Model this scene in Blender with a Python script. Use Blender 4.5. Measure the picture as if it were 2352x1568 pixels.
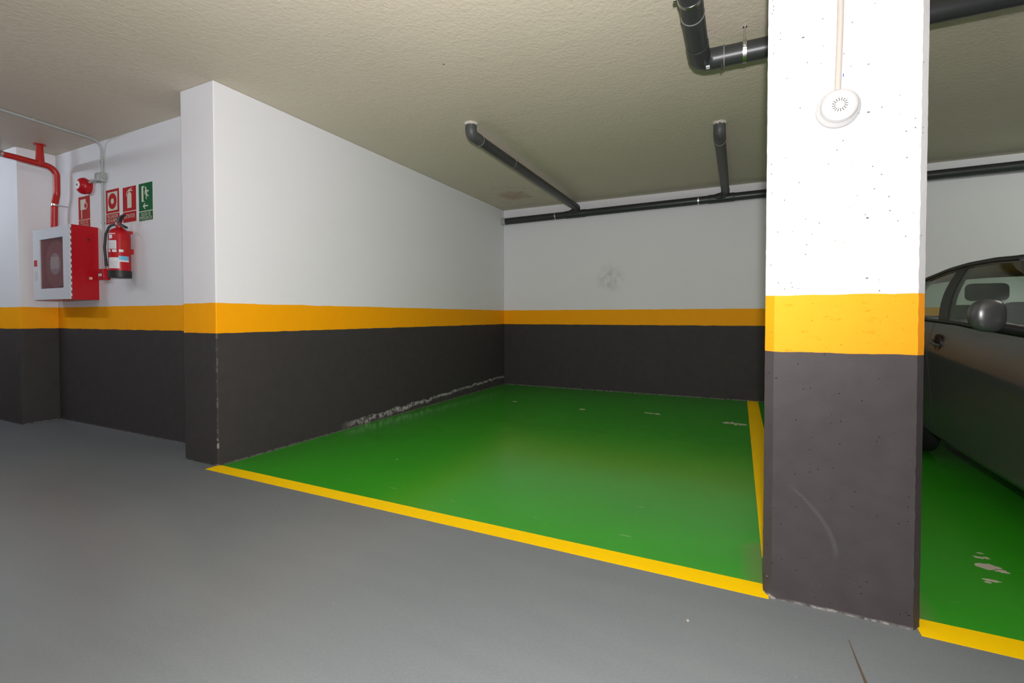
import bpy, bmesh, math, random
from mathutils import Vector, Matrix, noise

random.seed(7)
for o in list(bpy.data.objects):
    bpy.data.objects.remove(o)
SC = bpy.context.scene
COL = SC.collection

# ------------------------------------------------------------------ camera
CAM_H = 1.0547
cam_d = bpy.data.cameras.new('camera')
cam_d.sensor_width = 36.0
cam_d.sensor_fit = 'HORIZONTAL'
cam_d.lens = 1075.6 / 2352.0 * 36.0
cam_d.shift_y = -(784.0 - 748.6) / 2352.0
cam_d.clip_start = 0.02
cam = bpy.data.objects.new('camera', cam_d)
COL.objects.link(cam)
PITCH, ROLL, YAW = 0.0202, -0.0007, 0.4516
fw = Vector((-math.sin(YAW) * math.cos(PITCH), math.cos(YAW) * math.cos(PITCH), -math.sin(PITCH)))
rr = Vector((math.cos(YAW), math.sin(YAW), 0))
uu = rr.cross(fw)
r2 = rr * math.cos(ROLL) + uu * math.sin(ROLL)
u2 = -rr * math.sin(ROLL) + uu * math.cos(ROLL)
m = Matrix((r2, u2, -fw)).transposed().to_4x4()
m.translation = Vector((0, 0, CAM_H))
cam.matrix_world = m
SC.camera = cam

# ------------------------------------------------------------------ world, lights, exposure
w = bpy.data.worlds.new('world')
SC.world = w
w.use_nodes = True
w.node_tree.nodes['Background'].inputs[0].default_value = (0.9, 0.95, 1.0, 1)
w.node_tree.nodes['Background'].inputs[1].default_value = 0.02
SC.view_settings.view_transform = 'Standard'
SC.view_settings.look = 'None'
SC.view_settings.gamma = 1.0
SC.view_settings.exposure = 0.10
SC.view_settings.use_curve_mapping = False
SC.cycles.max_bounces = 7
SC.cycles.glossy_bounces = 3
SC.cycles.transmission_bounces = 3


def area_light(name, loc, aim, power, sx, sy, color, shape='RECTANGLE', spread=180):
    d = bpy.data.lights.new(name, 'AREA')
    d.shape = shape
    d.size = sx
    d.size_y = sy
    d.energy = power
    d.color = color
    d.spread = math.radians(spread)
    o = bpy.data.objects.new(name, d)
    COL.objects.link(o)
    o.location = loc
    o.rotation_euler = (Vector(aim) - Vector(loc)).to_track_quat('-Z', 'Y').to_euler()
    return o


# the photographer's flash gun above the camera, its head turned up at the ceiling, plus an added fill aimed at the near floor
area_light('camera_flash', (0.025, -0.02, 1.25), (-0.72, 0.52, 2.7), 138, 0.07, 0.05, (1.0, 0.962, 0.985))
area_light('floor_fill_light', (0.025, -0.01, 1.29), (-0.55, 0.9, 0.40), 55, 0.06, 0.06, (1.0, 0.975, 1.0))
# unseen fluorescent ceiling battens, the last two added as fill light (built with the objects below): x, y, tube strength, colour
BATTENS = [(-7.0, 0.40, 165.0, (0.76, 0.85, 1.0)), (-4.5, 0.30, 44.0, (0.82, 0.88, 1.0)),
           (2.45, 3.25, 92.0, (1.0, 0.98, 0.92)), (-1.2, -3.6, 85.0, (0.95, 0.98, 1.0)), (3.95, 4.7, 125.0, (0.95, 1.0, 0.95))]

# ------------------------------------------------------------------ measures of the place (metres)
H = 2.7
XL, YP, YB, YW, XP, XS = -3.302, 2.050, 6.529, 2.300, -3.689, -6.303
YC, XC1, XC2 = 1.984, 0.117, 0.534
ZB, ZT = 0.9385, 1.152


# ------------------------------------------------------------------ material helpers
class NT:
    def __init__(self, name):
        self.m = bpy.data.materials.new(name)
        self.m.use_nodes = True
        self.t = self.m.node_tree
        self.bsdf = self.t.nodes['Principled BSDF']

    def n(self, kind, **kw):
        nd = self.t.nodes.new(kind)
        for k, v in kw.items():
            setattr(nd, k, v)
        return nd

    def link(self, a, b):
        self.t.links.new(a, b)

    def val(self, x, sock):
        if isinstance(x, (int, float)):
            sock.default_value = x
        elif isinstance(x, (tuple, list)):
            sock.default_value = tuple(x) if len(x) != 3 or sock.type != 'RGBA' else (*x, 1)
        else:
            self.link(x, sock)

    def math(self, op, a, b=None, c=None, clamp=False):
        nd = self.n('ShaderNodeMath', operation=op)
        nd.use_clamp = clamp
        self.val(a, nd.inputs[0])
        if b is not None:
            self.val(b, nd.inputs[1])
        if c is not None:
            self.val(c, nd.inputs[2])
        return nd.outputs[0]

    def step(self, x, lo, hi, a=0.0, b=1.0):
        nd = self.n('ShaderNodeMapRange', interpolation_type='SMOOTHSTEP')
        self.val(x, nd.inputs[0])
        self.val(lo, nd.inputs[1])
        self.val(hi, nd.inputs[2])
        self.val(a, nd.inputs[3])
        self.val(b, nd.inputs[4])
        return nd.outputs[0]

    def mix(self, f, a, b):
        nd = self.n('ShaderNodeMix', data_type='RGBA')
        self.val(f, nd.inputs[0])
        self.val(a, nd.inputs[6])
        self.val(b, nd.inputs[7])
        return nd.outputs[2]

    def pos(self):
        g = self.n('ShaderNodeNewGeometry')
        s = self.n('ShaderNodeSeparateXYZ')
        self.link(g.outputs['Position'], s.inputs[0])
        return g.outputs['Position'], s.outputs[0], s.outputs[1], s.outputs[2]

    def noise(self, vec, scale, detail=3.0, rough=0.5):
        nd = self.n('ShaderNodeTexNoise')
        if vec is not None:
            self.link(vec, nd.inputs['Vector'])
        nd.inputs['Scale'].default_value = scale
        nd.inputs['Detail'].default_value = detail
        nd.inputs['Roughness'].default_value = rough
        return nd.outputs[0]

    def voro(self, vec, scale, feature='F1'):
        nd = self.n('ShaderNodeTexVoronoi', feature=feature)
        self.link(vec, nd.inputs['Vector'])
        nd.inputs['Scale'].default_value = scale
        return nd

    def bump(self, height, strength, dist):
        nd = self.n('ShaderNodeBump')
        nd.inputs['Strength'].default_value = strength
        nd.inputs['Distance'].default_value = dist
        self.link(height, nd.inputs['Height'])
        self.link(nd.outputs[0], self.bsdf.inputs['Normal'])
        return nd

    def scale_vec(self, vec, s):
        nd = self.n('ShaderNodeVectorMath', operation='MULTIPLY')
        self.link(vec, nd.inputs[0])
        nd.inputs[1].default_value = s
        return nd.outputs[0]


def plain(name, col, rough=0.5, metal=0.0, spec=0.5, grain=0.0, gscale=60.0, bump=0.0, coat=0.0):
    k = NT(name)
    k.bsdf.inputs['Roughness'].default_value = rough
    k.bsdf.inputs['Metallic'].default_value = metal
    k.bsdf.inputs['Specular IOR Level'].default_value = spec
    k.bsdf.inputs['Coat Weight'].default_value = coat
    tc = k.n('ShaderNodeTexCoord')
    nz = k.noise(tc.outputs['Object'], gscale, 3.0)
    g = max(grain, 0.04)
    dark = tuple(c * (1 - g) for c in col)
    lite = tuple(min(1, c * (1 + g)) for c in col)
    k.link(k.mix(nz, dark, lite), k.bsdf.inputs['Base Color'])
    if bump:
        k.bump(nz, bump, 0.002)
    return k.m


WHITE = (0.74, 0.745, 0.76)
ORANGE = (0.94, 0.385, 0.001)
BLACK = (0.046, 0.042, 0.042)


def wall_paint(name, zb, zt, white=WHITE, orange=ORANGE, black=BLACK, kind='wall'):
    k = NT(name)
    P, X, Y, Z = k.pos()
    wob = k.math('MULTIPLY', k.math('SUBTRACT', k.noise(P, 9.0, 4.0), 0.5), 0.012)
    z = k.math('ADD', Z, wob)
    fine = k.noise(P, 95.0, 4.0, 0.6)
    med = k.noise(P, 14.0, 4.0)
    big = k.noise(P, 1.6, 3.0)
    bl = k.mix(med, tuple(c * 0.85 for c in black), tuple(c * 1.2 for c in black))
    og = k.mix(med, tuple(c * 0.94 for c in orange), orange)
    wh = k.mix(big, tuple(c * 0.95 for c in white), white)
    height = k.math('ADD', k.math('MULTIPLY', fine, 0.35), k.math('MULTIPLY', med, 0.65))
    # soft dust line where the wall meets the floor
    dustn = k.noise(k.scale_vec(P, (1, 1, 0.2)), 30.0, 4.0)
    dust = k.math('MULTIPLY', k.step(Z, 0.004, 0.013, 1.0, 0.0), k.step(dustn, 0.36, 0.58))
    bl = k.mix(k.math('MULTIPLY', dust, 0.5), bl, (0.30, 0.29, 0.27))
    if kind == 'bay':
        # salts breaking the paint along the foot of the wall
        n1 = k.noise(P, 7.0, 6.0, 0.65)
        n2 = k.noise(P, 38.0, 5.0, 0.7)
        ramp = k.step(Y, 3.2, 6.6, 0.040, 0.125)
        edge = k.math('ADD', ramp, k.math('MULTIPLY', k.math('SUBTRACT', n1, 0.5), 0.10))
        dz = k.math('ABSOLUTE', k.math('SUBTRACT', k.math('ADD', Z, k.math('MULTIPLY', k.math('SUBTRACT', n2, 0.5), 0.03)), edge))
        wid = k.step(Y, 3.2, 5.6, 0.040, 0.020)
        crust = k.math('MULTIPLY', k.step(k.math('DIVIDE', dz, wid), 0.3, 1.0, 1.0, 0.0), k.step(n2, 0.38, 0.56))
        along = k.math('MULTIPLY', k.step(Y, 3.15, 3.5), k.step(Y, 6.5, 6.6, 1.0, 0.0))
        side = k.step(X, XL - 0.02, XL - 0.005)
        crust = k.math('MULTIPLY', k.math('MULTIPLY', crust, along), side)
        bl = k.mix(crust, bl, (0.42, 0.41, 0.39))
        bare = k.math('MULTIPLY', k.math('MULTIPLY', k.step(k.math('SUBTRACT', Z, edge), -0.02, 0.0, 1.0, 0.0), k.step(n2, 0.45, 0.62)), k.math('MULTIPLY', along, side))
        bl = k.mix(k.math('MULTIPLY', bare, 0.5), bl, (0.11, 0.10, 0.09))
        # bare plaster along the corner of the wall end
        d_edge = k.math('ADD', k.math('ABSOLUTE', k.math('SUBTRACT', X, XL)), k.math('ABSOLUTE', k.math('SUBTRACT', Y, YP)))
        chip = k.math('MULTIPLY', k.step(d_edge, 0.006, 0.014, 1.0, 0.0), k.step(k.noise(P, 26.0, 3.0), 0.50, 0.60))
        bl = k.mix(k.math('MULTIPLY', chip, k.step(Z, 0.12, 0.30, 0.7, 0.16)), bl, (0.35, 0.34, 0.31))
        height = k.math('ADD', height, k.math('MULTIPLY', crust, 1.5))
    if kind == 'back':
        # a faint grey exhaust smudge on the white paint
        v = k.n('ShaderNodeVectorMath', operation='DISTANCE')
        k.link(P, v.inputs[0])
        v.inputs[1].default_value = (-1.64, YB, 1.585)
        sm = k.math('MULTIPLY', k.step(v.outputs['Value'], 0.03, 0.26, 1.0, 0.0), k.step(med, 0.3, 0.7))
        wh = k.mix(k.math('MULTIPLY', sm, 0.38), wh, (0.20, 0.21, 0.18))
        spots = k.step(k.voro(P, 9.0).outputs['Distance'], 0.02, 0.035, 1.0, 0.0)
        wh = k.mix(k.math('MULTIPLY', spots, 0.5), wh, (0.3, 0.3, 0.28))
    if kind == 'column':
        vo = k.voro(P, 46.0)
        cell = k.n('ShaderNodeSeparateColor')
        k.link(vo.outputs['Color'], cell.inputs[0])
        pit = k.math('MULTIPLY', k.step(vo.outputs['Distance'], 0.05, 0.14, 1.0, 0.0), k.step(cell.outputs[0], 0.62, 0.64))
        vb = k.voro(k.scale_vec(P, (1.0, 1.0, 1.7)), 15.0)
        cb = k.n('ShaderNodeSeparateColor')
        k.link(vb.outputs['Color'], cb.inputs[0])
        dist_b = k.math('ADD', vb.outputs['Distance'], k.math('MULTIPLY', k.math('SUBTRACT', k.noise(P, 120.0, 2.0), 0.5), 0.10))
        hole = k.math('MULTIPLY', k.step(dist_b, 0.04, 0.085, 1.0, 0.0), k.step(cb.outputs[0], 0.78, 0.80))
        pit = k.math('MAXIMUM', pit, hole)
        wh = k.mix(k.math('MULTIPLY', pit, 0.95), wh, (0.09, 0.07, 0.06))
        og = k.mix(k.math('MULTIPLY', pit, 0.5), og, (0.42, 0.16, 0.01))
        streak = k.noise(k.scale_vec(P, (1.0, 1.0, 2.6)), 16.0, 5.0, 0.6)
        og = k.mix(k.step(streak, 0.60, 0.72), og, (0.70, 0.27, 0.0))
        chipv = k.voro(P, 30.0)
        c2 = k.n('ShaderNodeSeparateColor')
        k.link(chipv.outputs['Color'], c2.inputs[0])
        chips = k.math('MULTIPLY', k.step(chipv.outputs['Distance'], 0.05, 0.10, 1.0, 0.0), k.step(c2.outputs[1], 0.74, 0.76))
        bl = k.mix(k.math('MULTIPLY', pit, 0.6), bl, (0.008, 0.007, 0.007))
        bl = k.mix(k.math('MULTIPLY', chips, 0.8), bl, (0.42, 0.38, 0.34))
        # a faded grey smear on the white, a curved tyre scuff on the black
        smv = k.n('ShaderNodeVectorMath', operation='DISTANCE')
        k.link(P, smv.inputs[0])
        smv.inputs[1].default_value = (0.323, YC, 1.306)
        sm = k.math('MULTIPLY', k.step(smv.outputs['Value'], 0.012, 0.04, 1.0, 0.0), k.step(k.noise(P, 90.0, 3.0), 0.48, 0.58))
        wh = k.mix(k.math('MULTIPLY', sm, 0.8), wh, (0.40, 0.37, 0.34))
        zq = k.math('SUBTRACT', Z, 0.19)
        xs_ = k.math('SUBTRACT', 0.318, k.math('MULTIPLY', k.math('MULTIPLY', zq, zq), 2.45))
        ring = k.step(k.math('ABSOLUTE', k.math('SUBTRACT', X, xs_)), 0.002, 0.013, 1.0, 0.0)
        part = k.math('MULTIPLY', k.step(Z, 0.17, 0.24), k.step(Z, 0.40, 0.45, 1.0, 0.0))
        bl = k.mix(k.math('MULTIPLY', k.math('MULTIPLY', ring, part), 0.14), bl, (0.20, 0.20, 0.21))
        # knocked, dusty foot of the column
        foot = k.math('ADD', -0.006, k.math('MULTIPLY', k.noise(P, 14.0, 4.0), 0.028))
        fm = k.math('MULTIPLY', k.step(k.math('SUBTRACT', Z, foot), -0.006, 0.0, 1.0, 0.0), k.step(k.noise(P, 45.0, 4.0), 0.42, 0.60))
        bl = k.mix(k.math('MULTIPLY', fm, 0.7), bl, (0.40, 0.39, 0.36))
        height = k.math('SUBTRACT', height, k.math('MULTIPLY', pit, 0.9))
    c = k.mix(k.step(z, zb - 0.0015, zb + 0.0015), bl, og)
    c = k.mix(k.step(z, zt - 0.0015, zt + 0.0015), c, wh)
    k.link(c, k.bsdf.inputs['Base Color'])
    k.bsdf.inputs['Roughness'].default_value = 0.62
    k.bsdf.inputs['Specular IOR Level'].default_value = 0.15
    k.bump(height, 0.5 if kind == 'column' else 0.28, 0.004)
    return k.m


def ceiling_mat():
    k = NT('sprayed_ceiling_plaster')
    P, X, Y, Z = k.pos()
    a = k.noise(P, 48.0, 5.0, 0.62)
    b = k.noise(k.scale_vec(P, (1.0, 2.2, 1.0)), 6.0, 3.0, 0.5)
    v = k.voro(P, 34.0).outputs['Distance']
    h = k.math('ADD', k.math('MULTIPLY', a, 1.0), k.math('ADD', k.math('MULTIPLY', b, 0.5), k.math('MULTIPLY', v, 0.25)))
    c = k.mix(k.noise(P, 1.3, 4.0), (0.56, 0.50, 0.395), (0.64, 0.575, 0.46))
    c = k.mix(k.math('MULTIPLY', a, 0.35), c, (0.47, 0.42, 0.32))
    # old water stain near the corner
    d = k.n('ShaderNodeVectorMath', operation='DISTANCE')
    k.link(k.scale_vec(P, (1.0, 1.0, 1.0)), d.inputs[0])
    d.inputs[1].default_value = (-2.78, 5.80, H)
    n2 = k.noise(P, 9.0, 4.0)
    st = k.math('MULTIPLY', k.step(k.math('ADD', d.outputs['Value'], k.math('MULTIPLY', k.math('SUBTRACT', n2, 0.5), 0.5)), 0.10, 0.30, 1.0, 0.0), 0.55)
    c = k.mix(st, c, (0.30, 0.15, 0.07))
    rim = k.step(k.math('ABSOLUTE', k.math('SUBTRACT', k.math('ADD', d.outputs['Value'], k.math('MULTIPLY', k.math('SUBTRACT', n2, 0.5), 0.7)), 0.42)), 0.02, 0.09, 1.0, 0.0)
    c = k.mix(k.math('MULTIPLY', rim, 0.16), c, (0.30, 0.27, 0.15))
    # a few drilled anchor holes
    vo = k.voro(P, 1.7)
    c = k.mix(k.step(vo.outputs['Distance'], 0.008, 0.014, 1.0, 0.0), c, (0.05, 0.04, 0.03))
    k.link(c, k.bsdf.inputs['Base Color'])
    k.bsdf.inputs['Roughness'].default_value = 0.48
    k.bsdf.inputs['Specular IOR Level'].default_value = 0.35
    k.bump(h, 0.65, 0.006)
    return k.m


def grey_floor_mat():
    k = NT('grey_floor_paint')
    P, X, Y, Z = k.pos()
    big = k.noise(P, 1.1, 4.0)
    sw = k.noise(k.scale_vec(P, (0.5, 3.5, 1)), 3.0, 5.0, 0.6)
    fine = k.noise(P, 120.0, 3.0)
    c = k.mix(big, (0.128, 0.150, 0.160), (0.174, 0.196, 0.204))
    c = k.mix(k.math('MULTIPLY', sw, 0.35), c, (0.245, 0.255, 0.255))
    sp = k.voro(P, 7.0)
    c = k.mix(k.math('MULTIPLY', k.step(sp.outputs['Distance'], 0.010, 0.030, 1.0, 0.0), 0.5), c, (0.45, 0.44, 0.42))
    c = k.mix(k.math('MULTIPLY', k.step(fine, 0.35, 0.65), 0.16), c, (0.26, 0.28, 0.29))
    k.link(c, k.bsdf.inputs['Base Color'])
    k.link(k.math('ADD', 0.25, k.math('MULTIPLY', big, 0.10)), k.bsdf.inputs['Roughness'])
    k.bsdf.inputs['Specular IOR Level'].default_value = 0.55
    k.bump(fine, 0.10, 0.002)
    return k.m


def green_floor_mat():
    k = NT('green_floor_paint')
    P, X, Y, Z = k.pos()
    big = k.noise(P, 1.3, 4.0)
    fine = k.noise(P, 130.0, 3.0)
    c = k.mix(big, (0.028, 0.29, 0.010), (0.038, 0.36, 0.015))
    # rubbed concrete dust beside the column foot
    dx = k.math('MAXIMUM', k.math('SUBTRACT', k.math('ABSOLUTE', k.math('SUBTRACT', X, 0.325)), 0.235), 0.0)
    dy = k.math('MAXIMUM', k.math('SUBTRACT', k.math('ABSOLUTE', k.math('SUBTRACT', Y, 2.20)), 0.20), 0.0)
    dd = k.math('ADD', dx, dy)
    dirt = k.math('MULTIPLY', k.step(dd, 0.0, 0.10, 1.0, 0.0), k.math('ADD', 0.25, k.math('MULTIPLY', k.noise(P, 40.0, 4.0), 0.6)))
    c = k.mix(k.math('MULTIPLY', dirt, 0.75), c, (0.22, 0.17, 0.09))
    # long pale scratches across the bay
    for yy, wob, lo, hi in ((2.245, 0.03, 0.56, 0.66), (2.62, 0.05, 0.60, 0.70)):
        off = k.math('MULTIPLY', k.math('SUBTRACT', k.noise(k.scale_vec(P, (1, 0, 0)), 0.9, 2.0), 0.5), wob * 4)
        ln = k.step(k.math('ABSOLUTE', k.math('SUBTRACT', k.math('ADD', Y, off), yy)), 0.0015, 0.005, 1.0, 0.0)
        ln = k.math('MULTIPLY', ln, k.step(k.noise(k.scale_vec(P, (1, 0, 0)), 5.0, 4.0), lo, hi))
        c = k.mix(k.math('MULTIPLY', ln, 0.6), c, (0.35, 0.42, 0.30))
    # pale dust along the walls
    wd = k.math('MINIMUM', k.math('ABSOLUTE', k.math('SUBTRACT', X, XL)), k.math('ABSOLUTE', k.math('SUBTRACT', Y, YB)))
    dm = k.math('MULTIPLY', k.step(wd, 0.004, 0.02, 1.0, 0.0), k.step(k.noise(P, 18.0, 4.0), 0.30, 0.55))
    c = k.mix(k.math('MULTIPLY', dm, 0.65), c, (0.38, 0.36, 0.28))
    k.link(c, k.bsdf.inputs['Base Color'])
    k.link(k.math('ADD', 0.17, k.math('MULTIPLY', big, 0.06)), k.bsdf.inputs['Roughness'])
    k.bsdf.inputs['Specular IOR Level'].default_value = 0.5
    k.bump(fine, 0.08, 0.002)
    return k.m


M = {}
M['wall'] = wall_paint('banded_wall_paint', ZB, ZT)
M['wall_bay'] = wall_paint('banded_wall_paint_salty', ZB, ZT, kind='bay')
M['wall_back'] = wall_paint('banded_wall_paint_smudged', ZB, ZT, kind='back')
M['column'] = wall_paint('banded_column_paint', 0.9256, 1.1318, white=(0.64, 0.645, 0.65), orange=(0.93, 0.345, 0.010), black=(0.062, 0.055, 0.055), kind='column')
M['ceiling'] = ceiling_mat()
M['floor'] = grey_floor_mat()
M['green'] = green_floor_mat()
M['yellow'] = plain('yellow_line_paint', (0.97, 0.61, 0.0), 0.6, spec=0.12, grain=0.04, gscale=30, bump=0.1)
M['pipe'] = plain('dark_grey_pvc', (0.030, 0.033, 0.033), 0.38, grain=0.15, gscale=12)
M['pipe_dusty'] = plain('dusty_grey_pvc', (0.060, 0.062, 0.062), 0.5, grain=0.35, gscale=18)
M['joint'] = plain('pipe_joint_glue', (0.16, 0.17, 0.165), 0.45)
M['steel'] = plain('zinc_steel', (0.62, 0.63, 0.62), 0.28, metal=1.0)
M['plaster'] = plain('patch_plaster', (0.50, 0.46, 0.40), 0.9, grain=0.2, gscale=80, bump=0.6)
M['red'] = plain('red_enamel', (0.42, 0.004, 0.010), 0.33, spec=0.35, grain=0.06)
M['redpipe'] = plain('red_pipe_paint', (0.42, 0.014, 0.010), 0.35, grain=0.1)
M['redsign'] = plain('red_sign_print', (0.40, 0.007, 0.010), 0.6, spec=0.1)
M['redfaded'] = plain('faded_red_sign_print', (0.38, 0.028, 0.022), 0.6, spec=0.1, grain=0.15, gscale=8)
M['greensign'] = plain('green_sign_print', (0.002, 0.105, 0.028), 0.6, spec=0.1)
M['signwhite'] = plain('sign_cream_print', (0.60, 0.60, 0.48), 0.6, spec=0.1)
M['signedge'] = plain('sign_plate_edge', (0.60, 0.60, 0.54), 0.5)
M['signpale'] = plain('faded_sign_print', (0.60, 0.42, 0.32), 0.5)
M['conduit'] = plain('grey_pvc_conduit', (0.36, 0.38, 0.36), 0.5)
M['cream'] = plain('cream_pvc_conduit', (0.40, 0.365, 0.32), 0.45)
M['boxgrey'] = plain('grey_plastic_box', (0.33, 0.35, 0.33), 0.5)
M['whiteplastic'] = plain('white_plastic', (0.80, 0.80, 0.78), 0.4)
M['detector'] = plain('pale_detector_plastic', (0.44, 0.44, 0.43), 0.4)
M['slot'] = plain('shaded_slot_plastic', (0.10, 0.10, 0.095), 0.6)
M['cabwhite'] = plain('white_enamel', (0.66, 0.68, 0.72), 0.35)
M['blackrub'] = plain('black_rubber', (0.014, 0.014, 0.013), 0.5)
M['label'] = plain('white_paper_label', (0.66, 0.66, 0.68), 0.5)
M['labelblue'] = plain('blue_label', (0.14, 0.42, 0.62), 0.4)
M['labelgrey'] = plain('grey_label_print', (0.36, 0.34, 0.36), 0.5)
M['bluepen'] = plain('blue_marker', (0.03, 0.05, 0.45), 0.5)
M['reel'] = plain('dark_hose_reel', (0.26, 0.03, 0.035), 0.6)
M['hose'] = plain('hose_rubber', (0.16, 0.06, 0.06), 0.6)
M['chip'] = plain('bare_concrete_chip', (0.52, 0.47, 0.38), 0.85, grain=0.15)
M['scratch'] = plain('brown_floor_scratch', (0.09, 0.065, 0.045), 0.8, grain=0.3, gscale=40)
M['carpaint'] = plain('dark_car_paint', (0.050, 0.053, 0.054), 0.30, metal=0.0, spec=0.9)
M['cartrim'] = plain('black_car_trim', (0.012, 0.012, 0.012), 0.45)
M['handledish'] = plain('dark_handle_recess', (0.022, 0.008, 0.009), 0.4)  # recess shade and a red reflection put into the colour
M['carseat'] = plain('grey_seat_cloth', (0.045, 0.047, 0.047), 0.9, grain=0.2)
M['tyre'] = plain('tyre_rubber', (0.016, 0.016, 0.016), 0.75)
M['rim'] = plain('wheel_alloy', (0.45, 0.46, 0.47), 0.3, metal=1.0)
M['lamp_red'] = plain('red_lamp_lens', (0.35, 0.01, 0.01), 0.15)
M['mirror'] = plain('mirror_glass', (0.8, 0.8, 0.8), 0.03, metal=1.0)
M['lampbody'] = plain('batten_housing', (0.75, 0.75, 0.74), 0.4)


def glass_mat(name, col, rough=0.02):
    k = NT(name)
    t = k.t
    tr = k.n('ShaderNodeBsdfTransparent')
    tr.inputs[0].default_value = (*col, 1)
    gl = k.n('ShaderNodeBsdfGlossy')
    gl.inputs['Roughness'].default_value = rough
    lw = k.n('ShaderNodeLayerWeight')
    lw.inputs[0].default_value = 0.5
    fres = k.math('ADD', 0.03, k.math('MULTIPLY', k.math('POWER', lw.outputs['Facing'], 5.0), 0.9))
    mx = k.n('ShaderNodeMixShader')
    k.link(fres, mx.inputs[0])
    k.link(tr.outputs[0], mx.inputs[1])
    k.link(gl.outputs[0], mx.inputs[2])
    k.link(mx.outputs[0], t.nodes['Material Output'].inputs[0])
    return k.m


M['carglass'] = glass_mat('green_tinted_glass', (0.88, 0.94, 0.90))
M['cabglass'] = glass_mat('cabinet_window', (0.97, 0.93, 0.93), 0.25)
# a reddish diffuse film puts the window's haze into its colour
_t = M['cabglass'].node_tree
_df = _t.nodes.new('ShaderNodeBsdfDiffuse')
_df.inputs[0].default_value = (0.24, 0.11, 0.12, 1)
_mx = _t.nodes.new('ShaderNodeMixShader')
_mx.inputs[0].default_value = 0.12
_old = _t.nodes['Material Output'].inputs[0].links[0].from_socket
_t.links.new(_old, _mx.inputs[1])
_t.links.new(_df.outputs[0], _mx.inputs[2])
_t.links.new(_mx.outputs[0], _t.nodes['Material Output'].inputs[0])
M['lens'] = glass_mat('lamp_lens', (0.8, 0.85, 0.9))

# ------------------------------------------------------------------ mesh helpers
def link_mesh(name, bm, mat, parent=None, smooth=False, angle=None):
    bmesh.ops.recalc_face_normals(bm, faces=bm.faces)
    me = bpy.data.meshes.new(name)
    if parent is not None:
        off = parent_origin(parent)
        bmesh.ops.translate(bm, verts=bm.verts, vec=-off)
    bm.to_mesh(me)
    bm.free()
    me.materials.append(M[mat] if isinstance(mat, str) else mat)
    if smooth:
        for p in me.polygons:
            p.use_smooth = True
        if angle is not None:
            me.set_sharp_from_angle(angle=math.radians(angle))
    o = bpy.data.objects.new(name, me)
    COL.objects.link(o)
    if parent is not None:
        o.parent = parent
    return o


def parent_origin(p):
    v = Vector((0, 0, 0))
    while p is not None:
        v = v + p.location
        p = p.parent
    return v


def tag(o, label, cat=None, group=None, kind=None):
    o['label'] = label
    if cat:
        o['category'] = cat
    if group:
        o['group'] = group
    if kind:
        o['kind'] = kind
    return o


def thing(name, label, cat, loc, group=None):
    o = bpy.data.objects.new(name, None)
    o.empty_display_size = 0.1
    COL.objects.link(o)
    o.location = loc
    return tag(o, label, cat, group)


def box(bm, x0, x1, y0, y1, z0, z1, bev=0.0, seg=2):
    r = bmesh.ops.create_cube(bm, size=1.0)
    vs = r['verts']
    for v in vs:
        v.co = Vector((x0 + (v.co.x + 0.5) * (x1 - x0), y0 + (v.co.y + 0.5) * (y1 - y0), z0 + (v.co.z + 0.5) * (z1 - z0)))
    if bev:
        es = list({e for v in vs for e in v.link_edges})
        bmesh.ops.bevel(bm, geom=es, offset=bev, segments=seg, affect='EDGES', profile=0.5)
    return bm


def nbox(*a, **k):
    return box(bmesh.new(), *a, **k)


def prism_xz(bm, pts, y0, y1):
    """outline in x,z extruded from y0 to y1"""
    a = [bm.verts.new((x, y0, z)) for x, z in pts]
    b = [bm.verts.new((x, y1, z)) for x, z in pts]
    n = len(pts)
    bm.faces.new(a)
    bm.faces.new(b)
    for i in range(n):
        bm.faces.new((a[i], a[(i + 1) % n], b[(i + 1) % n], b[i]))
    return bm


def prism_xy(bm, pts, z0, z1):
    a = [bm.verts.new((x, y, z0)) for x, y in pts]
    b = [bm.verts.new((x, y, z1)) for x, y in pts]
    n = len(pts)
    bm.faces.new(a)
    bm.faces.new(b)
    for i in range(n):
        bm.faces.new((a[i], a[(i + 1) % n], b[(i + 1) % n], b[i]))
    return bm


def fillet(pts, rad, steps=8):
    pts = [Vector(p) for p in pts]
    out = [pts[0]]
    for i in range(1, len(pts) - 1):
        p, a, b = pts[i], pts[i - 1], pts[i + 1]
        da, db = (a - p), (b - p)
        la, lb = da.length, db.length
        da.normalize()
        db.normalize()
        ang = da.angle(db)
        if ang > 3.10:
            out.append(p)
            continue
        t = min(rad / math.tan(ang / 2), la * 0.49, lb * 0.49)
        r = t * math.tan(ang / 2)
        bis = (da + db).normalized()
        c = p + bis * (r / math.sin(ang / 2))
        s, e = p + da * t - c, p + db * t - c
        for k in range(steps + 1):
            q = s.lerp(e, k / steps)
            tot = s.angle(e)
            f = k / steps
            q = (s * math.sin((1 - f) * tot) + e * math.sin(f * tot)) / math.sin(tot)
            out.append(c + q)
    out.append(pts[-1])
    return out


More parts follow.
